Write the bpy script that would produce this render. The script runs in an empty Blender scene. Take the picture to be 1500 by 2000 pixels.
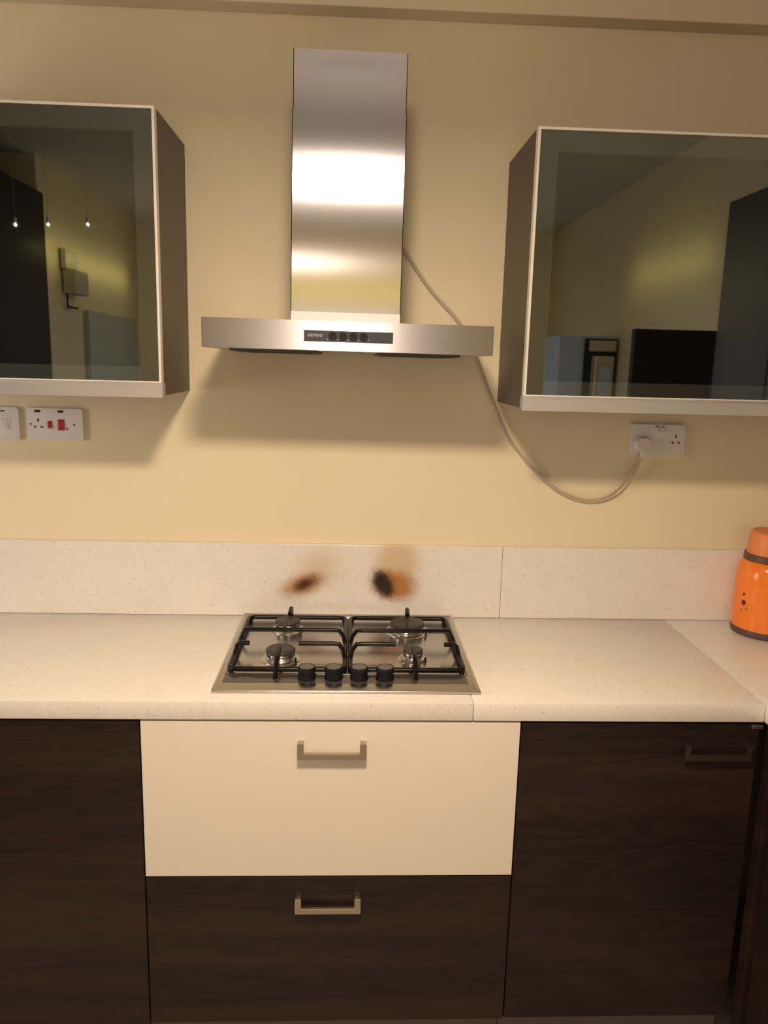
import bpy, bmesh, math
from mathutils import Vector, Matrix, Euler

# ------------------------------------------------------------------ camera
S = bpy.context.scene
COL = S.collection
F_PX, PITCH, YAW, ROLL = 1527.5, .1902, -.0449, .025
CAM = Vector((-.0006, -2.1256, 1.6058))
fw = Vector((-math.sin(YAW)*math.cos(PITCH), math.cos(YAW)*math.cos(PITCH), -math.sin(PITCH)))
rt = Vector((math.cos(YAW), math.sin(YAW), 0)); up = rt.cross(fw)
R = rt*math.cos(ROLL)+up*math.sin(ROLL); U = -rt*math.sin(ROLL)+up*math.cos(ROLL)
cd = bpy.data.cameras.new('camera'); cam = bpy.data.objects.new('camera', cd); COL.objects.link(cam)
m = Matrix((R, U, -fw)).transposed().to_4x4(); m.translation = CAM
cam.matrix_world = m
cd.sensor_fit = 'VERTICAL'; cd.sensor_height = 32; cd.lens = F_PX/2000*32
cd.clip_start = .02; cd.clip_end = 50
S.camera = cam

# ------------------------------------------------------------------ light and exposure
S.view_settings.view_transform = 'Standard'; S.view_settings.look = 'None'
S.view_settings.gamma = 1; S.view_settings.use_curve_mapping = False
S.view_settings.exposure = 0.0
WARM = (1, .775, .56)
w = bpy.data.worlds.new('world'); S.world = w; w.use_nodes = True
w.node_tree.nodes['Background'].inputs[0].default_value = (1, .85, .7, 1)
w.node_tree.nodes['Background'].inputs[1].default_value = .02
LX, LY, LZ = -.03, -1.45, 2.22
def area(name, loc, size, power, col, rot=(0, 0, 0), spread=math.pi):
    d = bpy.data.lights.new(name, 'AREA'); d.shape = 'DISK'; d.size = size; d.energy = power; d.color = col
    d.spread = spread
    o = bpy.data.objects.new(name, d); o.location = loc; o.rotation_euler = rot; COL.objects.link(o); return o
def point(name, loc, r, power, col):
    d = bpy.data.lights.new(name, 'POINT'); d.shadow_soft_size = r; d.energy = power; d.color = col
    o = bpy.data.objects.new(name, d); o.location = loc; COL.objects.link(o); return o
area('main_lamp_light', (LX, LY, LZ), .2, 31, WARM)
point('main_lamp_glow', (LX, LY, LZ+.005), .05, 9, WARM)
SPOTS = ((-1.12, 2.140), (-1.285, 2.135), (-1.42, 2.130))
for sx, sz in SPOTS: point('spot_bulb_light', (sx, -2.0, sz), .0035, .10, (1, .86, .68))
d = area('added_side_fill', (-2.09, -.95, 1.45), 1, 11.5, (1, .90, .80), (math.pi/2, 0, -math.pi/2)); d.data.shape = 'RECTANGLE'; d.data.size = .6; d.data.size_y = .9  # added soft fill to brighten the left side, not a known window
area('far_lamp_light', (-.4, -3.85, 2.22), .2, 6, WARM)
point('far_lamp_glow', (-.4, -3.85, 2.225), .05, 3, WARM)
def strip(name, loc, length, power, col, rot):
    o = area(name, loc, .03, power, col, rot); o.data.shape = 'RECTANGLE'; o.data.size = length; o.data.size_y = .03; return o
YEL = (1, .78, .25)
R90 = math.pi/2
strip('left_wall_added_glow', (-1.47, -3.45, 2.13), 1.7, 2.2, YEL, (R90, 0, R90))  # added yellow glow on the wall for the left glass to mirror, no known lamp
strip('right_wall_added_glow', (1.36, -2.35, 2.08), .95, .7, YEL, (R90, 0, -R90))  # same added glow for the right glass door
strip('rear_wall_added_glow', (0, -4.50, 2.10), 2.2, 4.2, YEL, (R90, 0, math.pi))  # added glow on the rear wall, gives the chimney its yellow band
d = area('window_daylight', (-.1, -4.66, 1.45), 1, 8, (.82, .88, 1), (R90, 0, 0)); d.data.shape = 'RECTANGLE'; d.data.size = 1.3; d.data.size_y = .95

# ------------------------------------------------------------------ materials
def lin(r, g, b):
    f = lambda c: (c/255/12.92 if c/255 <= .04045 else ((c/255+.055)/1.055)**2.4)
    return (f(r), f(g), f(b), 1)
class NT:
    def __init__(s, name):
        s.m = bpy.data.materials.new(name); s.m.use_nodes = True
        s.t = s.m.node_tree; s.b = s.t.nodes['Principled BSDF']
    def n(s, kind, **k):
        n = s.t.nodes.new(kind)
        for a, v in k.items(): setattr(n, a, v)
        return n
    def l(s, a, b): s.t.links.new(a, b)
    def math(s, op, a, b=None, c=None):
        n = s.n('ShaderNodeMath', operation=op)
        for i, v in enumerate((a, b, c)):
            if v is None: continue
            if hasattr(v, 'links'): s.l(v, n.inputs[i])
            else: n.inputs[i].default_value = v
        return n.outputs[0]
    def mix(s, fac, a, b):
        n = s.n('ShaderNodeMix', data_type='RGBA')
        for i, v in ((0, fac), (6, a), (7, b)):
            if hasattr(v, 'links'): s.l(v, n.inputs[i])
            else: n.inputs[i].default_value = v
        return n.outputs[2]
    def pos(s): return s.n('ShaderNodeNewGeometry').outputs['Position']
    def noise(s, vec, scale, detail=4, rough=.5, stretch=None):
        if stretch:
            mp = s.n('ShaderNodeVectorMath', operation='MULTIPLY'); s.l(vec, mp.inputs[0])
            mp.inputs[1].default_value = stretch; vec = mp.outputs[0]
        n = s.n('ShaderNodeTexNoise'); s.l(vec, n.inputs['Vector'])
        n.inputs['Scale'].default_value = scale; n.inputs['Detail'].default_value = detail
        n.inputs['Roughness'].default_value = rough
        return n.outputs[0]
    def ramp(s, v, lo, hi, a=0., b=1., smooth=True):
        n = s.n('ShaderNodeMapRange'); n.interpolation_type = 'SMOOTHSTEP' if smooth else 'LINEAR'
        s.l(v, n.inputs[0])
        for i, x in enumerate((lo, hi, a, b)): n.inputs[i+1].default_value = x
        return n.outputs[0]
    def bump(s, h, strength, dist=.001):
        n = s.n('ShaderNodeBump'); n.inputs['Strength'].default_value = strength
        n.inputs['Distance'].default_value = dist
        s.l(h, n.inputs['Height']); s.l(n.outputs[0], s.b.inputs['Normal'])
    def set(s, **k):
        for a, v in k.items():
            i = s.b.inputs[{'col': 'Base Color', 'rough': 'Roughness', 'metal': 'Metallic', 'spec': 'Specular IOR Level',
                            'aniso': 'Anisotropic', 'coat': 'Coat Weight', 'trans': 'Transmission Weight'}[a]]
            if hasattr(v, 'links'): s.l(v, i)
            else: i.default_value = v
        return s
def simple(name, col, rough=.5, metal=0., var=.04, scale=30, spec=.5):
    t = NT(name); p = t.pos(); nz = t.noise(p, scale)
    c0 = tuple(c*(1-var) for c in col[:3])+(1,); c1 = tuple(min(1, c*(1+var)) for c in col[:3])+(1,)
    t.set(col=t.mix(nz, c0, c1), rough=rough, metal=metal, spec=spec)
    return t.m

def m_wall():
    t = NT('cream_wall_paint'); p = t.pos()
    nz = t.noise(p, 2.5, 5); fine = t.noise(p, 220, 3)
    t.set(col=t.mix(nz, (.745, .655, .465, 1), (.785, .69, .495, 1)), rough=.55, spec=.3)
    t.bump(fine, .25, .0006); return t.m
M = {}
M['wall'] = m_wall()
M['ceiling'] = simple('ceiling_paint', (.62, .60, .57, 1), .8, scale=5)
M['floor'] = simple('floor_tile', (.42, .36, .29, 1), .3, scale=8)

def m_quartz(name, stains=False):
    t = NT(name); p = t.pos()
    soft = t.noise(p, 9, 4, .6)
    base = t.mix(soft, (.74, .70, .645, 1), (.81, .775, .72, 1))
    def specks(scale, cut, cell=.25):
        v = t.n('ShaderNodeTexVoronoi'); v.inputs['Scale'].default_value = scale; t.l(p, v.inputs['Vector'])
        cc = t.n('ShaderNodeSeparateColor'); t.l(v.outputs['Color'], cc.inputs[0])
        return t.math('MULTIPLY', t.ramp(v.outputs['Distance'], cell*.6, cell, 1, 0), t.math('GREATER_THAN', cc.outputs[0], cut))
    base = t.mix(t.ramp(t.noise(p, 75, 5, .75), .52, .78, 0, .42), base, (.50, .44, .36, 1))
    base = t.mix(t.math('MULTIPLY', specks(300, .72, .34), .5), base, (.36, .30, .23, 1))
    base = t.mix(t.math('MULTIPLY', specks(95, .93, .16), .8), base, (.16, .12, .085, 1))
    base = t.mix(t.math('MULTIPLY', specks(170, .9, .3), .6), base, (.95, .93, .9, 1))
    if stains:
        sp = t.n('ShaderNodeSeparateXYZ'); t.l(p, sp.inputs[0])
        wob = t.math('MULTIPLY_ADD', t.noise(p, 30, 5, .65), .34, -.17)
        fine = t.math('MULTIPLY_ADD', t.noise(p, 160, 3, .6), .3, -.15)
        def blob(cx, cz, rx, rz, deg, soft=0., amp=1.):
            a = math.radians(deg); ca, sa = math.cos(a), math.sin(a)
            dx = t.math('SUBTRACT', sp.outputs[0], cx); dz = t.math('SUBTRACT', sp.outputs[2], cz)
            u = t.math('ADD', t.math('MULTIPLY', dx, ca/rx), t.math('MULTIPLY', dz, sa/rx))
            v = t.math('ADD', t.math('MULTIPLY', dx, -sa/rz), t.math('MULTIPLY', dz, ca/rz))
            r = t.math('SQRT', t.math('ADD', t.math('MULTIPLY', u, u), t.math('MULTIPLY', v, v)))
            r = t.math('ADD', t.math('ADD', r, wob), fine)
            return t.ramp(r, soft, 1., amp, 0)
        plume = t.math('MAXIMUM', blob(-.085, 1.035, .105, .09, 40, 0, .45), blob(.135, 1.06, .092, .10, 0, .25, .62))
        base = t.mix(plume, base, (.56, .34, .13, 1))
        halo = t.math('MAXIMUM', blob(-.128, .990, .098, .046, 20, .05, .95), blob(.130, .990, .088, .062, -8, .3, .92))
        base = t.mix(halo, base, (.42, .165, .022, 1))
        mid = t.math('MAXIMUM', blob(-.116, .994, .066, .032, 28, .0, .95), blob(.098, .995, .068, .046, -62, .2, .95))
        base = t.mix(mid, base, (.15, .058, .018, 1))
        core = t.math('MAXIMUM', blob(-.125, .990, .040, .019, 28, 0, .75), blob(.098, .993, .056, .030, -62, .35, .98))
        base = t.mix(core, base, (.018, .011, .009, 1))
    t.set(col=base, rough=.28, spec=.5); return t.m
M['quartz'] = m_quartz('speckled_quartz'); M['quartz_stained'] = m_quartz('speckled_quartz_scorched', True)

def m_wood(name, seed, dark=1.):
    t = NT(name); p = t.pos()
    off = t.n('ShaderNodeVectorMath', operation='ADD'); t.l(p, off.inputs[0]); off.inputs[1].default_value = (seed*3.1, seed*1.7, seed*2.3)
    q = off.outputs[0]
    big = t.noise(q, 1., 3, .5, (1.3, 1.3, 8.5))
    wv = t.math('FRACT', t.math('MULTIPLY', big, 16))
    rings = t.ramp(t.math('ABSOLUTE', t.math('SUBTRACT', wv, .5)), 0., .5)
    grain = t.noise(q, 1., 6, .65, (7, 7, 330))
    band = t.noise(q, 1., 3, .5, (.5, .5, 8))
    a = tuple(c*dark for c in (.0088, .0056, .0047)); b = tuple(c*dark for c in (.039, .0200, .0132))
    f = t.math('ADD', t.math('MULTIPLY', rings, .22), t.math('MULTIPLY', grain, .42))
    f = t.math('ADD', f, t.math('MULTIPLY', t.ramp(band, .42, .68), .45))
    f = t.ramp(f, .12, 1.0, 0, 1, False)
    t.set(col=t.mix(f, a+(1,), b+(1,)), rough=.42, spec=.35)
    t.bump(grain, .15, .0004); return t.m
M['wood'] = m_wood('dark_wenge_laminate', 1.0)
M['wood_b'] = m_wood('dark_wenge_laminate_door', 2.4)
M['wood_c'] = m_wood('dark_wenge_laminate_drawer', 5.2)
M['carcass'] = simple('dark_carcass_board', (.012, .009, .008, 1), .6)
M['side'] = simple('brown_cabinet_side', (.088, .064, .047, 1), .45, var=.12, scale=6)
M['inside'] = simple('cabinet_interior', (.022, .018, .014, 1), .7)
M['white_front'] = simple('glossy_cream_laminate', (.80, .735, .64, 1), .32, var=.015)

def m_steel(name, col, rough, tan, aniso=.85, rot=0., grain=(1, 1, 1), gscale=1., gbump=.0, var=.06):
    t = NT(name); p = t.pos()
    g = t.noise(p, gscale, 3, .6, grain)
    c0 = tuple(c*(1-var) for c in col)+(1,); c1 = tuple(min(1, c*(1+var)) for c in col)+(1,)
    t.set(col=t.mix(g, c0, c1), rough=rough, metal=1., aniso=aniso)
    t.b.inputs['Anisotropic Rotation'].default_value = rot
    c = t.n('ShaderNodeCombineXYZ')
    for i in range(3): c.inputs[i].default_value = tan[i]
    t.l(c.outputs[0], t.b.inputs['Tangent'])
    return t.m
STEEL = (.62, .60, .585)
M['chimney'] = m_steel('brushed_steel_chimney', (.50, .51, .58), .165, (1, 0, 0), .95, 0, (500, 500, 3))
M['canopy'] = m_steel('brushed_steel_canopy', (.62, .60, .62), .38, (0, 0, 1), 1., 0, (3, 500, 500))
M['hobsteel'] = m_steel('brushed_steel_hob', (.47, .45, .42), .22, (0, 1, 0), .6, 0, (3, 600, 600))
M['chrome'] = simple('satin_aluminium', (.66, .63, .59, 1), .3, 1.)
M['collar'] = simple('dull_steel_collar', (.50, .49, .50, 1), .5, .6)
M['edging'] = simple('pale_anodised_edging', (.80, .76, .70, 1), .4, .25)
M['nickel'] = simple('brushed_nickel', (.50, .44, .37, 1), .34, 1.)
M['tarnished'] = simple('dull_tarnished_metal', (.17, .14, .11, 1), .42, 1.)
M['burnersteel'] = simple('burner_aluminium', (.62, .60, .57, 1), .28, 1.)
M['enamel'] = simple('black_enamel', (.0045, .004, .004, 1), .3, spec=.25)
M['rimsteel'] = simple('satin_steel_rim', (.62, .58, .54, 1), .33, 1.)
M['capblack'] = simple('matt_burner_cap', (.035, .033, .032, 1), .45)
M['knob'] = simple('black_knob_plastic', (.007, .007, .009, 1), .5, spec=.2)
M['knobtop'] = simple('knob_face', (.11, .10, .095, 1), .4)
M['strip'] = simple('printed_dark_strip', (.05, .043, .04, 1), .18)
M['panel'] = simple('black_control_panel', (.02, .02, .022, 1), .3)
M['ink'] = simple('pale_print', (.42, .42, .43, 1), .5)
M['inkdim'] = simple('dim_print', (.16, .15, .14, 1), .5)
M['plastic'] = simple('white_socket_plastic', (.74, .70, .70, 1), .35, var=.01)
M['slot'] = simple('dark_slot', (.02, .012, .010, 1), .6)
M['red'] = simple('red_rocker', (.42, .025, .035, 1), .35)
M['neon'] = simple('dark_red_neon', (.07, .012, .014, 1), .3)
M['orange'] = simple('orange_gloss_plastic', (.86, .22, .030, 1), .16, var=.03)
M['orangecap'] = simple('orange_cap_plastic', (.72, .235, .07, 1), .38, var=.03)
M['brownband'] = simple('brown_plastic_band', (.09, .045, .035, 1), .4)
M['purple'] = simple('purple_flower_print', (.12, .012, .06, 1), .3)
M['leafprint'] = simple('olive_leaf_print', (.25, .16, .03, 1), .3)
M['satin_black'] = simple('satin_black_glass', (.02, .022, .02, 1), .32)
M['plinth'] = simple('dull_plinth_board', (.14, .12, .105, 1), .6)
M['blackgoods'] = simple('black_appliance', (.005, .005, .006, 1), .6, spec=.15)
M['greymetal'] = simple('blue_grey_metal', (.46, .58, .76, 1), .5)
M['border'] = simple('grey_door_backing', (.165, .17, .17, 1), .5)
M['pale_door'] = simple('pale_door_paint', (.42, .47, .44, 1), .5)
M['boxgrey'] = simple('warm_grey_plastic', (.42, .40, .34, 1), .5)
M['filter'] = simple('dark_filter_mesh', (.08, .065, .05, 1), .5, .6)

def m_glass(name):
    t = NT(name); t.t.nodes.remove(t.b)
    out = t.t.nodes['Material Output']
    tr = t.n('ShaderNodeBsdfTransparent'); tr.inputs[0].default_value = (.72, .73, .70, 1)
    gl = t.n('ShaderNodeBsdfGlossy'); gl.inputs['Roughness'].default_value = .015; gl.inputs[0].default_value = (.88, .97, 1, 1)
    mx = t.n('ShaderNodeMixShader'); mx.inputs[0].default_value = .16
    t.l(tr.outputs[0], mx.inputs[1]); t.l(gl.outputs[0], mx.inputs[2]); t.l(mx.outputs[0], out.inputs[0])
    return t.m
M['smoked'] = m_glass('smoked_reflective_glass')
t = NT('clear_flex_pvc'); t.set(col=(.70, .60, .46, 1), rough=.25); t.b.inputs['Subsurface Weight'].default_value = .0
t.set(trans=.35); M['flex'] = t.m
t = NT('frosted_lamp_glass'); t.set(col=(.9, .85, .75, 1)); t.b.inputs['Emission Color'].default_value = (1, .78, .5, 1)
t.b.inputs['Emission Strength'].default_value = 8; M['lampglass'] = t.m
# ------------------------------------------------------------------ mesh helpers
def box(bm, x0, x1, y0, y1, z0, z1, bev=0., seg=2):
    r = bmesh.ops.create_cube(bm, size=1)
    vs = r['verts']
    sx, sy, sz = abs(x1-x0), abs(y1-y0), abs(z1-z0)
    for v in vs:
        v.co = Vector(((x0+x1)/2+v.co.x*sx, (y0+y1)/2+v.co.y*sy, (z0+z1)/2+v.co.z*sz))
    if bev:
        es = list({e for v in vs for e in v.link_edges})
        bmesh.ops.bevel(bm, geom=es, offset=bev, segments=seg, affect='EDGES', profile=.5)
    return bm
def B(*a, **k): return box(bmesh.new(), *a, **k)
def lathe(bm, cx, cy, prof, n=48, axis='z'):
    rings = []
    for r, h in prof:
        ring = []
        if r < 1e-6:
            ring = [bm.verts.new((cx, cy, h) if axis == 'z' else (cx, h, cy))]*1
        else:
            for i in range(n):
                a = 2*math.pi*i/n
                ring.append(bm.verts.new((cx+r*math.cos(a), cy+r*math.sin(a), h) if axis == 'z' else (cx+r*math.cos(a), h, cy+r*math.sin(a))))
        rings.append(ring)
    for a, b in zip(rings, rings[1:]):
        for i in range(n):
            j = (i+1) % n
            if len(a) == 1 and len(b) == 1: continue
            if len(a) == 1: bm.faces.new((a[0], b[i], b[j]))
            elif len(b) == 1: bm.faces.new((a[i], a[j], b[0]))
            else: bm.faces.new((a[i], a[j], b[j], b[i]))
    return bm
def catmull(pts, sub=8):
    P = [Vector(p) for p in pts]; P = [P[0]*2-P[1]]+P+[P[-1]*2-P[-2]]; out = []
    for i in range(1, len(P)-2):
        for k in range(sub):
            u = k/sub; a, b, c, d = P[i-1:i+3]
            out.append(.5*((2*b)+(c-a)*u+(2*a-5*b+4*c-d)*u*u+(3*b-a-3*c+d)*u**3))
    out.append(P[-2]); return out
def tube(bm, pts, r, n=10, r2=None, square=False):
    """round (or square) bar along points"""
    pts = [Vector(p) for p in pts]; rings = []
    ref = None
    if square: n = 4
    for i, p in enumerate(pts):
        d = (pts[min(i+1, len(pts)-1)]-pts[max(i-1, 0)]).normalized()
        if ref is None:
            ref = Vector((0, 0, 1)) if abs(d.z) < .9 else Vector((0, 1, 0))
        u = d.cross(ref).normalized(); v = u.cross(d).normalized(); ref = v
        rr = r if r2 is None else r+(r2-r)*i/(len(pts)-1)
        ring = []
        for k in range(n):
            a = 2*math.pi*(k+.5)/n; ring.append(bm.verts.new(p+rr*(u*math.cos(a)+v*math.sin(a))))
        rings.append(ring)
    for a, b in zip(rings, rings[1:]):
        for k in range(n): bm.faces.new((a[k], a[(k+1) % n], b[(k+1) % n], b[k]))
    bm.faces.new(rings[0][::-1]); bm.faces.new(rings[-1]); return bm
def prism(bm, outline, y0, y1):
    """outline of (x,z) points extruded along y"""
    a = [bm.verts.new((x, y0, z)) for x, z in outline]; b = [bm.verts.new((x, y1, z)) for x, z in outline]
    n = len(a); bm.faces.new(a); bm.faces.new(b[::-1])
    for i in range(n): bm.faces.new((a[i], b[i], b[(i+1) % n], a[(i+1) % n]))
    return bm
def rounded(x0, x1, z0, z1, r, n=5):
    o = []
    for cx, cz, s in ((x1-r, z1-r, 0), (x0+r, z1-r, 1), (x0+r, z0+r, 2), (x1-r, z0+r, 3)):
        for k in range(n+1):
            a = math.pi/2*(s+k/n); o.append((cx+r*math.cos(a), cz+r*math.sin(a)))
    return o

def world_origin(o):
    v = Vector(o.location)
    while o.parent: o = o.parent; v += Vector(o.location)
    return v
def obj(name, bm, mat, parent=None, smooth=None, label=None):
    bmesh.ops.recalc_face_normals(bm, faces=bm.faces)
    if parent is not None: org = world_origin(parent)
    else:
        c = [v.co for v in bm.verts]
        org = Vector(((min(v.x for v in c)+max(v.x for v in c))/2, (min(v.y for v in c)+max(v.y for v in c))/2, min(v.z for v in c)))
    bmesh.ops.translate(bm, verts=bm.verts, vec=-org)
    me = bpy.data.meshes.new(name); bm.to_mesh(me); bm.free()
    me.materials.append(mat if not isinstance(mat, str) else M[mat])
    o = bpy.data.objects.new(name, me); COL.objects.link(o)
    if parent is not None: o.parent = parent
    else: o.location = org
    if smooth:
        for p in me.polygons: p.use_smooth = True
        me.set_sharp_from_angle(angle=math.radians(smooth))
    if label: o['label'] = label
    return o
def thing(name, loc, label, cat, group=None):
    o = bpy.data.objects.new(name, None); o.empty_display_size = .05; COL.objects.link(o); o.location = loc
    return tag(o, label, cat, group)
def tag(o, label, cat, group=None):
    o['label'] = label; o['category'] = cat
    if group: o['group'] = group
    return o
def struct(name, bm, mat):
    o = obj(name, bm, mat); o['kind'] = 'structure'; return o
def text(name, s, size, loc, rot, mat, parent, depth=.0002, align='LEFT'):
    c = bpy.data.curves.new(name, 'FONT'); c.body = s; c.size = size; c.extrude = depth; c.align_x = align; c.align_y = 'CENTER'
    c.resolution_u = 2
    tmp = bpy.data.objects.new('tmp', c)
    COL.objects.link(tmp); dg = bpy.context.evaluated_depsgraph_get(); me = bpy.data.meshes.new_from_object(tmp.evaluated_get(dg))
    COL.objects.unlink(tmp); bpy.data.objects.remove(tmp)
    me.transform(Matrix.Translation(Vector(loc)-world_origin(parent)) @ Euler(rot).to_matrix().to_4x4())
    me.materials.clear(); me.materials.append(M[mat])
    o = bpy.data.objects.new(name, me); COL.objects.link(o); o.parent = parent; return o

# ------------------------------------------------------------------ the room
XL, XR, YR, ZC = -1.6, 1.5, -4.7, 2.58
struct('wall_back', B(-2.2, XR+.1, 0, .1, 0, ZC), 'wall')
struct('wall_right', B(XR, XR+.1, YR, 0, 0, ZC), 'wall')
bm = bmesh.new()
box(bm, XL-.1, XL, YR, -2.73, 0, ZC); box(bm, -2.1, XL-.1, -2.83, -2.73, 0, ZC); box(bm, -2.2, -2.1, -2.83, -1.27, 0, ZC)
box(bm, -2.2, -2.1, -.63, 0, 0, ZC); box(bm, -2.2, -2.1, -1.27, -.63, 0, .98); box(bm, -2.2, -2.1, -1.27, -.63, 1.92, ZC)
struct('wall_left', bm, 'wall')
bm = bmesh.new()
box(bm, -2.15, -2.10, -1.27, -1.25, .98, 1.92); box(bm, -2.15, -2.10, -.65, -.63, .98, 1.92); box(bm, -2.15, -2.10, -1.25, -.65, .98, 1.0); box(bm, -2.15, -2.10, -1.25, -.65, 1.90, 1.92)
box(bm, -2.13, -2.125, -1.25, -.65, 1.0, 1.9)
struct('added_fill_window', bm, 'plastic')  # invented window, built around the added left fill light
struct('wall_rear', B(XL-.1, XR+.1, YR-.1, YR, 0, ZC), 'wall')
struct('floor', B(-2.2, XR+.1, YR-.1, .1, -.1, 0), 'floor')
struct('ceiling', B(-2.2, XR+.1, YR-.1, .1, ZC, ZC+.1), 'ceiling')
struct('trim_1', B(-2.1, XR, -.062, 0, 2.436, ZC, bev=.003), 'wall')
bm = bmesh.new()
for a in ((-.80, -.75, .93, 1.97), (.55, .60, .93, 1.97), (-.75, .55, .93, .975), (-.75, .55, 1.925, 1.97), (-.12, -.08, .975, 1.925)):
    box(bm, a[0], a[1], YR, YR+.045, a[2], a[3], bev=.003)
struct('window_1', bm, 'plastic')

# ------------------------------------------------------------------ worktop and upstand
ZT, ZB, YF = .8992, .8585, -.584
def seam_slab(x0, x1, name, label, mat='quartz'):
    o = obj(name, B(x0, x1, YF, -.001, ZB, ZT, bev=.0016), mat, smooth=30); return tag(o, label, 'worktop')
seam_slab(-1.035, .2688, 'worktop', 'long speckled cream stone worktop slab carrying the gas hob')
seam_slab(.2700, .9030, 'worktop', 'speckled cream stone worktop slab right of the gas hob, up to the corner joint')
bm = bmesh.new()
box(bm, .9046, XR-.001, -1.25, -.001, ZB, ZT, bev=.0022)
tag(obj('worktop', bm, 'quartz', smooth=30), 'return leg of the stone worktop in the right corner, under the orange flask', 'worktop')
ZS = 1.1055
tag(obj('upstand', B(-1.035, .4280, -.0204, -.0003, ZT+.0006, ZS, bev=.0012), 'quartz_stained'),
    'long speckled stone upstand behind the hob with two brown scorch marks', 'backsplash')
tag(obj('upstand', B(.4290, XR-.001, -.0204, -.0003, ZT+.0006, ZS, bev=.0012), 'quartz'),
    'clean speckled stone upstand on the right wall side, behind the orange flask', 'backsplash')

# ------------------------------------------------------------------ base cabinets
YD, TD = -.579, .019      # front face of doors, door thickness
def handle(x0, x1, zt, parent, mat, depth=.019, t=.0135, drop=.037, label=None):
    yf = YD-depth; zb = zt-drop
    bm = prism(bmesh.new(), [(x0, zb), (x1, zb), (x1, zt), (x1-t, zt), (x1-t, zb+t), (x0+t, zb+t), (x0+t, zt), (x0, zt)], yf, yf+.0085)
    bmesh.ops.recalc_face_normals(bm, faces=bm.faces)
    bmesh.ops.bevel(bm, geom=bm.edges[:], offset=.001, segments=2, affect='EDGES')
    for xa, xb in ((x0, x0+t), (x1-t, x1)):
        box(bm, xa+.0006, xb-.0006, yf+.004, YD, zt-t, zt-.0006, bev=.0006)
    return obj('handle', bm, mat, parent, smooth=35, label=label)
KZ = .1143
def cabinet(x0, x1, label):
    c = thing('base_cabinet', ((x0+x1)/2, -.3, 0), label, 'cabinet')
    bm = bmesh.new()
    box(bm, x0+.001, x1-.001, YD+TD+.001, -.002, KZ-.012, ZB-.001)
    obj('body', bm, 'carcass', c)
    obj('plinth', B(x0+.001, x1-.001, -.52, -.50, 0, KZ-.013), 'plinth', c)
    return c
g = .0015
c = cabinet(-1.03, -.4335, 'dark wood base cabinet left of the cream drawer, one tall plain door')
obj('door', B(-1.03+g, -.4335-g, YD, YD+TD, .098, .853, bev=.001), 'wood', c)
c = cabinet(-.4335, .3745, 'wide base cabinet under the hob with a cream drawer above a dark drawer')
d = obj('drawer', B(-.4319, .3732, YD-.001, YD+TD-.001, .4885, .8535, bev=.001), 'white_front', c, label='plain glossy cream drawer front')
handle(-.1025, .0435, .8115, d, 'nickel', label='square brushed nickel pull handle')
d = obj('drawer', B(-.4319, .3732, YD, YD+TD, KZ, .4850, bev=.001), 'wood_c', c, label='dark wood grain drawer front')
handle(-.1065, .0380, .4425, d, 'nickel', label='square brushed nickel pull handle')
c = cabinet(.3745, .9100, 'dark wood base cabinet right of the cream drawer, one door with a dull handle')
d = obj('door', B(.3745+g, .8985, YD, YD+TD, KZ+.003, .8525, bev=.001), 'wood_b', c)
handle(.7310, .8790, .8115, d, 'tarnished', label='dull tarnished metal pull handle')
obj('hinge_bracket', B(.880, .905, YD-.003, YD+.001, .842, .850, bev=.001), 'nickel', c, label='small pale metal bracket at the top corner')
# perpendicular run, coming toward the viewer
c = thing('base_cabinet', (1.2, -.95, 0), 'dark base cabinet turned sideways at the right edge, under the return worktop', 'cabinet')
obj('body', B(.945, 1.49, -1.24, -.60, .10, ZB-.001), 'carcass', c)
obj('filler_post', B(.9125, .944, -.612, -.582, .10, ZB-.001, bev=.001), 'wood', c)
obj('door', B(.926, .9445, -1.236, -.616, .12, .850, bev=.001), 'wood_b', c)
obj('plinth', B(.99, 1.01, -1.24, -.60, 0, .099), 'plinth', c)

# ------------------------------------------------------------------ gas hob
HX0, HX1, HY0, HY1 = -.291, .2915, -.5425, -.0215
hob = thing('gas_hob', (0, -.28, ZT), 'stainless steel four burner gas hob with black pan supports, set on the worktop', 'hob')
bm = bmesh.new(); box(bm, HX0, HX1, HY0, HY1, ZT+.0001, ZT+.0068, bev=.0028, seg=3)
obj('base_plate', bm, 'hobsteel', hob, smooth=40)
bm = bmesh.new(); e = .0075
for a in ((HX0-.0005, HX1+.0005, HY0-.0005, HY0+e), (HX0-.0005, HX1+.0005, HY1-e, HY1+.0004), (HX0-.0005, HX0+e, HY0, HY1), (HX1-e, HX1+.0005, HY0, HY1)):
    box(bm, *a, ZT+.0002, ZT+.0078, bev=.0032, seg=3)
obj('rim', bm, 'rimsteel', hob, smooth=50)
ZP = ZT+.0068
bm = bmesh.new()   # pressed ridge around the burner tray
x0, x1, y0, y1 = -.274, .274, -.4515, -.045
for a in ((x0, x1, y0-.002, y0+.002), (x0, x1, y1-.002, y1+.002), (x0-.002, x0+.002, y0, y1), (x1-.002, x1+.002, y0, y1)):
    box(bm, a[0], a[1], a[2], a[3], ZP-.001, ZP+.0015, bev=.0007)
obj('tray_ridge', bm, 'hobsteel', hob, smooth=40)
st = obj('control_strip', B(-.2735, .2700, -.500, -.4555, ZP-.0005, ZP+.0006), 'strip', hob, label='dark glossy printed strip along the front')
text('lettering', 'SIEMENS', .010, (-.245, -.474, ZP+.0007), (0, 0, 0), 'inkdim', st)
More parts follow.
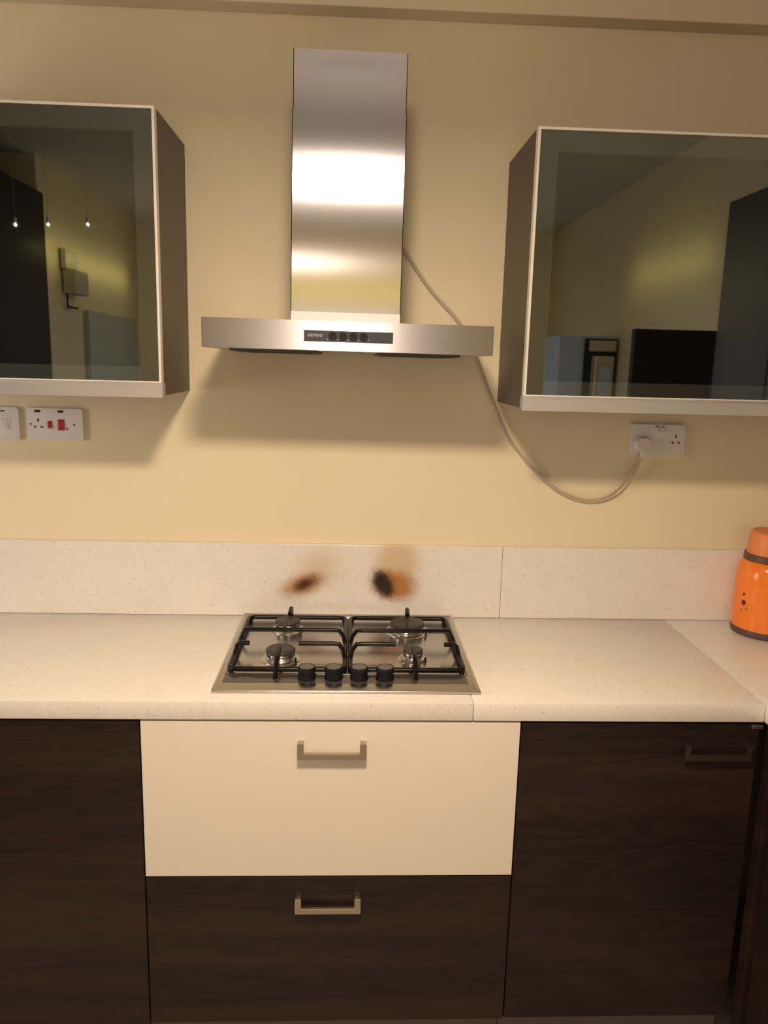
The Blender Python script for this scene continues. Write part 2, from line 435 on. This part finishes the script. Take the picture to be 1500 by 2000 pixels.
def burner(cx, cy, rc, rd):
    b = obj('burner', lathe(bmesh.new(), cx, cy, [(0, ZP), (rd, ZP), (rd, ZP+.0015), (rd*.86, ZP+.0045), (rd*.74, ZP+.003), (rc*1.0, ZP+.004),
        (rc*.92, ZP+.006), (rc*.95, ZP+.016), (rc*.9, ZP+.018), (0, ZP+.018)]), 'burnersteel', hob, smooth=40)
    bm = bmesh.new()    # flame ports
    n = 24 if rc > .03 else 16
    for i in range(n):
        a = 2*math.pi*i/n; c, s = math.cos(a), math.sin(a)
        r = rc*.955
        tube(bm, [(cx+c*r, cy+s*r, ZP+.009), (cx+c*r, cy+s*r, ZP+.015)], .0011, 6)
    obj('flame_ports', bm, 'enamel', b)
    obj('burner_cap', lathe(bmesh.new(), cx, cy, [(0, ZP+.0182), (rc*.98, ZP+.0182), (rc*1.03, ZP+.0205), (rc*1.02, ZP+.0245), (rc*.93, ZP+.0268),
        (rc*.4, ZP+.0262), (0, ZP+.026)]), 'capblack', b, smooth=50)
    a = math.radians(-35)
    obj('spark_igniter', tube(bmesh.new(), [(cx+rd*.95*math.cos(a), cy+rd*.95*math.sin(a), ZP), (cx+rd*.95*math.cos(a), cy+rd*.95*math.sin(a), ZP+.012)], .0028, 10), 'enamel', b)
BL, BR_, FL, FR = (-.158, -.150), (.157, -.158), (-.158, -.358), (.157, -.354)
burner(*BL, .032, .045); burner(*BR_, .044, .060); burner(*FL, .034, .047); burner(*FR, .023, .036)
def support(x0, x1, bcx, mir):
    """frame of round bar with raised fingers; mir=+1 when the hob centre is on the right side (left grate)"""
    bm = bmesh.new(); zf = ZP+.0085; zt = ZP+.034; y0, y1 = -.443, -.078; r = .0060; c = .018
    loop = []
    for cx, cy, s in ((x1-c, y1-c, 0), (x0+c, y1-c, 1), (x0+c, y0+c, 2), (x1-c, y0+c, 3)):
        for k in range(5):
            a = math.pi/2*(s+k/4); loop.append((cx+c*math.cos(a), cy+c*math.sin(a), zf))
    loop.append(loop[0]); tube(bm, loop, r, 8)
    for x, y in ((x0+.004, y0+.004), (x1-.004, y0+.004), (x0+.004, y1-.004), (x1-.004, y1-.004)):
        tube(bm, [(x, y, zf), (x, y, ZP+.0003)], .005, 8, .0065)
    xi, xo = (x1, x0) if mir > 0 else (x0, x1)       # inner (centre) side, outer side
    s = -mir
    def finger(y, xa, xb_):
        # from the side rail xa, rising, then level to xb_
        d = 1 if xb_ > xa else -1
        tube(bm, [(xa, y-.018, zf), (xa+d*.004, y-.008, zf+.012), (xa+d*.014, y, zt-.001), (xa+d*.025, y, zt), (xb_, y, zt)], r*.95, 8)
    # row 1: full width between the burners
    tube(bm, [(xi, -.285, zf), (xi+s*.004, -.265, zf+.013), (xi+s*.015, -.25, zt-.001), (xi+s*.03, -.25, zt), (xo-s*.012, -.25, zt), (xo, -.255, zf)], r*.95, 8)
    # row 2: two fingers over the front burner
    tube(bm, [(xi, -.385, zf), (xi+s*.004, -.358, zf+.013), (xi+s*.015, -.345, zt-.001), (xi+s*.03, -.345, zt), (bcx-s*.042, -.345, zt)], r*.95, 8)
    tube(bm, [(xo, -.350, zf), (xo-s*.006, -.347, zt-.004), (xo-s*.014, -.345, zt), (bcx+s*.075, -.345, zt)], r*.95, 8)
    # back finger with upright tip and front finger with long foot
    tube(bm, [(bcx+.004, y1, zf), (bcx+.004, y1-.002, zt+.003), (bcx+.004, y1-.012, zt+.004), (bcx+.003, -.125, zt)], r*.95, 8)
    tube(bm, [(bcx-.002, -.25, zt), (bcx-.002, -.20, zt)], r*.9, 8)
    tube(bm, [(bcx-.002, y0-.035, ZP+.001), (bcx-.002, y0-.022, zf), (bcx-.002, y0-.002, zt-.006), (bcx-.002, y0+.02, zt), (bcx-.002, -.372, zt)], r*.9, 8)
    obj('pan_support', bm, 'enamel', hob, smooth=60)
support(-.268, -.0055, -.158, 1); support(.0065, .268, .157, -1)
for x in (-.090, -.030, .027, .085):
    k = obj('knob', lathe(bmesh.new(), x, -.474, [(.020, ZP+.0007), (.0205, ZP+.002), (.0195, ZP+.005), (.0188, ZP+.012), (.0205, ZP+.024), (.018, ZP+.029), (.0165, ZP+.0285)]), 'knob', hob, smooth=40)
    obj('knob_face', lathe(bmesh.new(), x, -.474, [(.0168, ZP+.0284), (0, ZP+.0288)]), 'knobtop', k, smooth=40)

# ------------------------------------------------------------------ extractor hood
hood = thing('extractor_hood', (-.01, -.2, 1.624), 'stainless steel chimney extractor hood on the wall above the hob', 'extractor hood')
hd0, hd1 = -.318, .3008; YH = -.4266
canopy = obj('canopy', B(hd0, hd1, YH, -.016, 1.6245, 1.6865, bev=.0012), 'canopy', hood)
pn = obj('control_panel', B(-.1030, .0855, YH-.0015, YH+.002, 1.6435, 1.6665, bev=.0006), 'panel', hood, label='black control panel with round push buttons')
text('lettering', 'SIEMENS', .0088, (-.0960, YH-.0016, 1.6558), (math.pi/2, 0, 0), 'ink', pn)
for i, x in enumerate((-.0425, -.0205, .0015, .0230)):
    obj('button', lathe(bmesh.new(), x, 1.6550, [(.0085, YH-.0014), (.0085, YH-.0028), (.0078, YH-.0034), (0, YH-.0030)], 28, 'y'), 'knob', pn, smooth=40)
for x in (-.054, -.0315, -.0095, .0125, .034): obj('button_mark', B(x-.0007, x+.0007, YH-.0018, YH-.001, 1.6470, 1.6495), 'ink', pn)
# chimney: lower sleeve and slimmer telescopic upper sleeve, open boxes of sheet
def sleeve(name, x0, x1, yf, z0, z1, t=.0015):
    bm = bmesh.new()
    box(bm, x0, x1, yf, yf+t, z0, z1); box(bm, x0, x0+t, yf, -.001, z0, z1); box(bm, x1-t, x1, yf, -.001, z0, z1)
    return obj(name, bm, 'chimney', hood)
sleeve('chimney_sleeve', -.1370, .1035, -.3567, 1.6866, 2.118)
sleeve('chimney_sleeve', -.1355, .1020, -.3545, 2.10, 2.235)
obj('chimney_collar', B(-.1365, .1030, -.3580, -.3568, 1.6868, 1.7085, bev=.0004), 'collar', hood)

bm = bmesh.new()
for xa, xb in ((-.262, -.078), (.058, .232)):
    box(bm, xa, xb, YH+.012, -.06, 1.6190, 1.6250, bev=.001)
    for i in range(12):
        y = YH+.03+i*.026; box(bm, xa+.01, xb-.01, y, y+.006, 1.6178, 1.6195)
    obj('grease_filter', bm, 'filter', hood); bm = bmesh.new()
bm.free()
hood.rotation_euler = (0, math.radians(.35), 0)

# ------------------------------------------------------------------ power cord and wall plates
P = [(.112, 1.910), (.1370, 1.882), (.205, 1.792), (.285, 1.709), (.330, 1.630), (.360, 1.560), (.392, 1.490), (.435, 1.405), (.500, 1.327), (.580, 1.262),
     (.664, 1.2360), (.735, 1.257), (.780, 1.313), (.793, 1.350), (.7975, 1.378)]
bm = bmesh.new()
tube(bm, catmull([(x, -.008 if i < 11 else -.008-.003*(i-10), z) for i, (x, z) in enumerate(P)], 6), .0027, 8)
P2 = [(x-.0045 if x < .45 else x, z+(0 if x < .45 else .0055)) for x, z in P]
P2[-4:] = [(.722, 1.262), (.765, 1.312), (.783, 1.352), (.7905, 1.378)]
tube(bm, catmull([(x, -.009 if i < 11 else -.009-.003*(i-10), z) for i, (x, z) in enumerate(P2)], 6), .0023, 8)
cord = thing('power_cord', (.6, -.01, 1.23), 'thin clear twin cord looping from behind the hood down to the right socket', 'cord')
obj('flex', bm, 'flex', cord, smooth=60)
def plate(name, x0, x1, z0, z1, label, cat, r=.004, y=-.0105, mat='plastic'):
    t_ = thing(name, ((x0+x1)/2, 0, z0), label, cat)
    bm = prism(bmesh.new(), rounded(x0, x1, z0, z1, r), y, -.0005)
    bm.faces.ensure_lookup_table()
    fr = [f for f in bm.faces if abs(f.calc_center_median().y-y) < 1e-5]
    bmesh.ops.bevel(bm, geom=list({e for f in fr for e in f.edges}), offset=.0022, segments=3, affect='EDGES', profile=.6)
    obj('face_plate', bm, mat, t_, smooth=35); return t_
def slot(parent, xc, zc, w, h, y=-.0107, mat='slot', name='pin_hole'):
    return obj(name, B(xc-w/2, xc+w/2, y-.0002, y+.002, zc-h/2, zc+h/2), mat, parent)
def pins(parent, xc, zc):
    slot(parent, xc, zc+.0125, .0042, .0085); slot(parent, xc-.0088, zc-.0048, .0065, .0042); slot(parent, xc+.0088, zc-.0048, .0065, .0042)
def screw(parent, xc, zc):
    obj('screw', lathe(bmesh.new(), xc, zc, [(.0028, -.0100), (.0028, -.0109), (0, -.0111)], 14, 'y'), 'tarnished', parent)
def rocker(parent, x0, x1, z0, z1, mat, name='rocker_switch', y=-.0105, tilt=.003):
    bm = bmesh.new(); box(bm, x0, x1, y-.0032, y+.001, z0, z1, bev=.0008)
    for v in bm.verts:
        if v.co.y < y: v.co.y += (v.co.z-(z0+z1)/2)/(z1-z0)*tilt
    return obj(name, bm, mat, parent, smooth=30)
# cooker control unit
s = plate('cooker_socket', -.8565, -.7120, 1.3795, 1.4625, 'white wall socket plate with two red rocker switches under the left wall cabinet', 'socket')
zc = 1.421
pins(s, -.8285, zc-.003)
for x in (-.8285, -.7685): slot(s, x-.001, 1.4545, .0150, .0062, mat='neon', name='neon_window')
rocker(s, -.8040, -.7925, zc-.011, zc+.0075, 'red', 'socket_switch'); rocker(s, -.7775, -.7605, zc-.016, zc+.0125, 'red', 'cooker_switch')
screw(s, -.8480, zc-.001); screw(s, -.7350, zc-.001); slot(s, -.7530, zc-.0125, .004, .004)
# fused switch at the left edge
s = plate('fused_switch', -.9665, -.8790, 1.3770, 1.4635, 'square white switch plate with a small rocker at the left edge', 'switch', r=.006)
slot(s, -.9250, 1.4530, .022, .0032, name='neon_window'); 
obj('switch_surround', B(-.944, -.902, -.0118, -.0100, 1.402, 1.442, bev=.0006), 'plastic', s)
rocker(s, -.938, -.907, 1.408, 1.436, 'plastic')
# double socket right
s = plate('double_socket', .7685, .9170, 1.3705, 1.4545, 'white double socket plate under the right wall cabinet, plug in its left outlet', 'socket')
pins(s, .8925, 1.4145-.004)
rocker(s, .8310, .8435, 1.431, 1.448, 'plastic'); rocker(s, .8455, .8580, 1.431, 1.448, 'plastic')
slot(s, .8372, 1.4500, .010, .0022, mat='neon', name='switch_mark'); slot(s, .8518, 1.4500, .008, .0018, mat='inkdim', name='switch_mark')
pg = thing('plug', (.8000, -.012, 1.38), 'white three pin plug pushed into the left outlet of the double socket', 'plug')
prof = [(.775, 1.4085), (.776, 1.392), (.786, 1.3835), (.793, 1.378), (.807, 1.378), (.814, 1.3835), (.824, 1.392), (.825, 1.4085), (.8185, 1.4165), (.809, 1.4215), (.791, 1.4215), (.7815, 1.4165)]
bm = prism(bmesh.new(), prof, -.028, -.0110)
for v in bm.verts:
    if v.co.y < -.02: v.co.x = .8+(v.co.x-.8)*.84; v.co.z = 1.398+(v.co.z-1.398)*.84
    if v.co.y < -.02 and v.co.z < 1.39: v.co.y -= .004
bmesh.ops.bevel(bm, geom=bm.edges[:], offset=.0012, segments=2, affect='EDGES')
obj('plug_body', bm, 'plastic', pg, smooth=40)
obj('cord_grip', tube(bmesh.new(), [(.7985, -.022, 1.385), (.7960, -.022, 1.366)], .0055, 10, .0045), 'plastic', pg, smooth=60)

# ------------------------------------------------------------------ wall cabinets with smoked glass doors
def wall_cabinet(x0, x1, yf, z0, z1, label, rail_over):
    c = thing('wall_cabinet', ((x0+x1)/2, -.15, z0), label, 'wall cabinet')
    t_ = .018; yb = yf+.022
    bm = bmesh.new()
    box(bm, x0, x0+t_, yb, -.001, z0, z1); box(bm, x1-t_, x1, yb, -.001, z0, z1)
    box(bm, x0+t_, x1-t_, yb, -.001, z1-t_, z1); box(bm, x0+t_, x1-t_, yb, -.001, z0, z0+t_)
    box(bm, x0+t_, x1-t_, -.012, -.001, z0+t_, z1-t_)
    obj('body', bm, 'side', c)
    bm = bmesh.new(); q = .002
    for a in ((x0+t_, x0+t_+q, -.02, z0+t_, z1-t_), (x1-t_-q, x1-t_, -.02, z0+t_, z1-t_), (x0+t_+q, x1-t_-q, -.02, z1-t_-q, z1-t_), (x0+t_+q, x1-t_-q, -.02, z0+t_, z0+t_+q)):
        box(bm, a[0], a[1], yb+.001, a[2], a[3], a[4])
    box(bm, x0+t_, x1-t_, -.0195, -.0125, z0+t_, z1-t_)
    obj('lining', bm, 'inside', c)
    d = thing('door', (0, 0, 0), '', ''); del d['label'], d['category']
    d.parent = c; d.location = (0, 0, 0)
    # edging profile round the glass
    e = .0055; zr = z0+.029
    bm = bmesh.new()
    box(bm, x0, x0+e, yf, yb-.001, zr, z1); box(bm, x1-e, x1, yf, yb-.001, zr, z1); box(bm, x0+e, x1-e, yf, yb-.001, z1-e, z1)
    box(bm, x0+e, x1-e, yf, yb-.001, zr, zr+.003)
    obj('edging', bm, 'edging', d)
    bw = .048; bm = bmesh.new(); ya, yb2 = yf+.008, yf+.020
    box(bm, x0+e, x0+bw, ya, yb2, zr+.003, z1-e); box(bm, x1-bw, x1-e, ya, yb2, zr+.003, z1-e)
    box(bm, x0+bw, x1-bw, ya, yb2, z1-bw, z1-e); box(bm, x0+bw, x1-bw, ya, yb2, zr+.003, zr+.035)
    obj('backing_frame', bm, 'border', d)
    obj('glass_pane', B(x0+e, x1-e, yf+.0015, yf+.0055, zr+.003, z1-e), 'smoked', d)
    bm = bmesh.new()
    a, b = (x0, x1+rail_over) if rail_over > 0 else (x0+rail_over, x1)
    prof = [(yf-.009, z0-.004), (yf-.009, z0+.0225), (yf-.0055, z0+.0265), (yf, z0+.0285), (yb-.002, z0+.0285), (yb-.002, z0-.001), (yf-.006, z0-.001), (yf-.006, z0-.004)]
    va = [bm.verts.new((a, y, z)) for y, z in prof]; vb = [bm.verts.new((b, y, z)) for y, z in prof]
    bm.faces.new(va); bm.faces.new(vb[::-1])
    for i in range(len(prof)): bm.faces.new((va[i], vb[i], vb[(i+1) % len(prof)], va[(i+1) % len(prof)]))
    obj('handle_rail', bm, 'rail', d, label='brushed aluminium grip rail along the bottom edge')
    return c
M['rail'] = m_steel('brushed_aluminium_rail', (.66, .64, .64), .42, (0, 0, 1), .8, 0, (3, 500, 500)); M['rail'].node_tree.nodes['Principled BSDF'].inputs['Metallic'].default_value = .6
wall_cabinet(-1.035, -.4305, -.3115, 1.5166, 2.1275, 'wall cabinet with smoked glass door, left of the hood', .003)
wall_cabinet(.3945, 1.10, -.3233, 1.5066, 2.1130, 'wall cabinet with smoked glass door, right of the hood', -.003)

# ------------------------------------------------------------------ orange flask
fx, fy = 1.146, -.115
fl = thing('vacuum_flask', (fx, fy, ZT), 'orange plastic vacuum flask with brown bands, standing in the right corner of the worktop', 'flask')
z = ZT+.0003
obj('base_band', lathe(bmesh.new(), fx, fy, [(0, z), (.082, z), (.0865, z+.004), (.0875, z+.018), (.0865, z+.020), (0, z+.020)], 72), 'brownband', fl, smooth=40)
bd = obj('body', lathe(bmesh.new(), fx, fy, [(.0865, z+.0202), (.088, z+.04), (.088, z+.10), (.0875, z+.150), (.086, z+.172), (.082, z+.188), (.076, z+.199), (.0705, z+.204)], 72), 'orange', fl, smooth=40)
obj('collar_band', lathe(bmesh.new(), fx, fy, [(.0705, z+.2035), (.0735, z+.206), (.0715, z+.222), (.066, z+.223)], 72), 'brownband', fl, smooth=40)
obj('cap', lathe(bmesh.new(), fx, fy, [(.0665, z+.2225), (.0655, z+.235), (.0625, z+.275), (.060, z+.281), (.055, z+.284), (.0535, z+.281), (0, z+.280)], 72), 'orangecap', fl, smooth=30)
def petals(cx_ang, zc_, r, mat, name, n=5):
    bm = bmesh.new()
    for i in range(n+1):
        a = 2*math.pi*i/n; rr = r*.55 if i < n else 0
        ang = cx_ang+rr*math.cos(a)/.088; zz = zc_+rr*math.sin(a)
        m0 = bm.verts.new((fx+.0884*math.sin(ang), fy-.0884*math.cos(ang), zz)); rg = []
        for k in range(10):
            b = 2*math.pi*k/10; an = ang+r*.5*math.cos(b)/.088
            rg.append(bm.verts.new((fx+.0886*math.sin(an), fy-.0886*math.cos(an), zz+r*.5*math.sin(b))))
        for k in range(10): bm.faces.new((m0, rg[k], rg[(k+1) % 10]))
    obj(name, bm, mat, bd)
petals(-1.22, ZT+.093, .0075, 'purple', 'flower_print')
petals(-1.24, ZT+.116, .0040, 'purple', 'flower_print')
petals(-1.10, ZT+.079, .0040, 'leafprint', 'leaf_print', 3)
petals(-1.28, ZT+.072, .0038, 'leafprint', 'leaf_print', 3)

# ------------------------------------------------------------------ lamps of the room
def lamp(x, y, label):
    t_ = thing('ceiling_lamp', (x, y, 2.23), label, 'lamp', 'ceiling lamps')
    obj('stem', tube(bmesh.new(), [(x, y, 2.295), (x, y, ZC-.012)], .008, 12), 'chrome', t_)
    obj('canopy', lathe(bmesh.new(), x, y, [(0, ZC-.0005), (.05, ZC-.0005), (.045, ZC-.02), (0, ZC-.022)], 32), 'chrome', t_, smooth=40)
    obj('lamp_holder', lathe(bmesh.new(), x, y, [(0, 2.300), (.03, 2.298), (.034, 2.285), (.034, 2.272), (0, 2.272)], 40), 'chrome', t_, smooth=50)
lamp(LX, LY, 'round ceiling lamp hanging in front of the hood')
for (sx, sz), w_ in zip(SPOTS, ('rightmost', 'middle one', 'leftmost')):
    t_ = thing('pendant_spot', (sx, -2.0, sz), w_+' of three tiny pendant spots glinting in the left glass door', 'lamp', 'tiny pendant spots')
    obj('wire', tube(bmesh.new(), [(sx, -2.0, sz+.03), (sx, -2.0, ZC-.0005)], .0008, 6), 'chrome', t_)
    obj('spot_holder', lathe(bmesh.new(), sx, -2.0, [(0, sz+.030), (.006, sz+.029), (.007, sz+.008), (.006, sz+.008), (0, sz+.02)], 16), 'chrome', t_, smooth=50)
lamp(-.4, -3.85, 'round ceiling lamp at the far end of the kitchen')

# ------------------------------------------------------------------ what the glass doors mirror: the other end of the kitchen
c = thing('tall_cupboard', (-1.82, -2.0, 0), 'tall black cupboard mirrored in the left glass door', 'cupboard')
obj('body', B(-2.09, -1.58, -2.71, -1.32, .02, 2.395, bev=.004), 'blackgoods', c)
for ya, yb in ((-2.705, -2.018), (-2.014, -1.325)): obj('door', B(-1.579, -1.56, ya, yb, .03, 2.39, bev=.003), 'blackgoods', c)
obj('plinth', B(-2.07, -1.60, -2.70, -1.33, 0, .019), 'blackgoods', c)
c = thing('partition_screen', (1.25, -1.35, 0), 'black partition screen mirrored in the right glass door', 'screen')
obj('board', B(1.006, 1.494, -1.372, -1.334, .02, 1.742, bev=.003), 'blackgoods', c)
obj('foot', B(1.02, 1.48, -1.41, -1.30, 0, .0195), 'blackgoods', c)
c = thing('oven_housing', (1.35, -3.1, 0), 'grey tower with a steel oven mirrored in the right glass door', 'oven')
obj('body', B(1.165, 1.487, -3.3, -2.97, 0, 1.775, bev=.003), 'greymetal', c)
ov = obj('oven_door', B(1.305, 1.484, -2.969, -2.945, 1.30, 1.760, bev=.003), 'blackgoods', c)
obj('steel_trim', B(1.325, 1.478, -2.944, -2.936, 1.69, 1.750, bev=.002), 'burnersteel', ov)
obj('oven_window', B(1.345, 1.472, -2.944, -2.938, 1.33, 1.665, bev=.002), 'burnersteel', ov)
obj('dark_pane', B(1.385, 1.455, -2.9379, -2.935, 1.33, 1.60, bev=.001), 'greymetal', ov)
obj('oven_handle', tube(bmesh.new(), [(1.362, -2.92, 1.33), (1.362, -2.92, 1.66)], .006, 12), 'edging', ov)
c = thing('wall_box', (-1.58, -3.05, 1.88), 'grey switch box on the far left wall mirrored in the left glass door', 'box')
obj('box', B(-1.587, -1.52, -3.22, -3.0, 1.93, 2.06, bev=.004), 'boxgrey', c)
obj('card', B(-1.587, -1.56, -3.16, -2.98, 2.062, 2.16, bev=.002), 'boxgrey', c)
obj('conduit', tube(bmesh.new(), [(-1.575, -3.02, 1.93), (-1.575, -3.02, 1.86), (-1.575, -3.18, 1.86)], .006, 8), 'blackgoods', c)
struct('door_1', B(XL, XL+.03, -4.4, -3.35, 0, 1.86, bev=.003), 'pale_door')
c = thing('wall_cabinet', (1.32, -.68, 1.5), 'side wall cabinet mirrored at the right edge of the right glass door', 'wall cabinet')
obj('body', B(1.172, 1.498, -1.01, -.345, 1.5066, 2.113), 'carcass', c)
for ya, yb in ((-1.01, -.680), (-.677, -.345)):
    d = obj('door', B(1.158, 1.170, ya, yb, 1.51, 2.113), 'carcass', c)
    obj('glass_pane', B(1.150, 1.1575, ya+.003, yb-.003, 1.513, 2.110), 'satin_black', d)
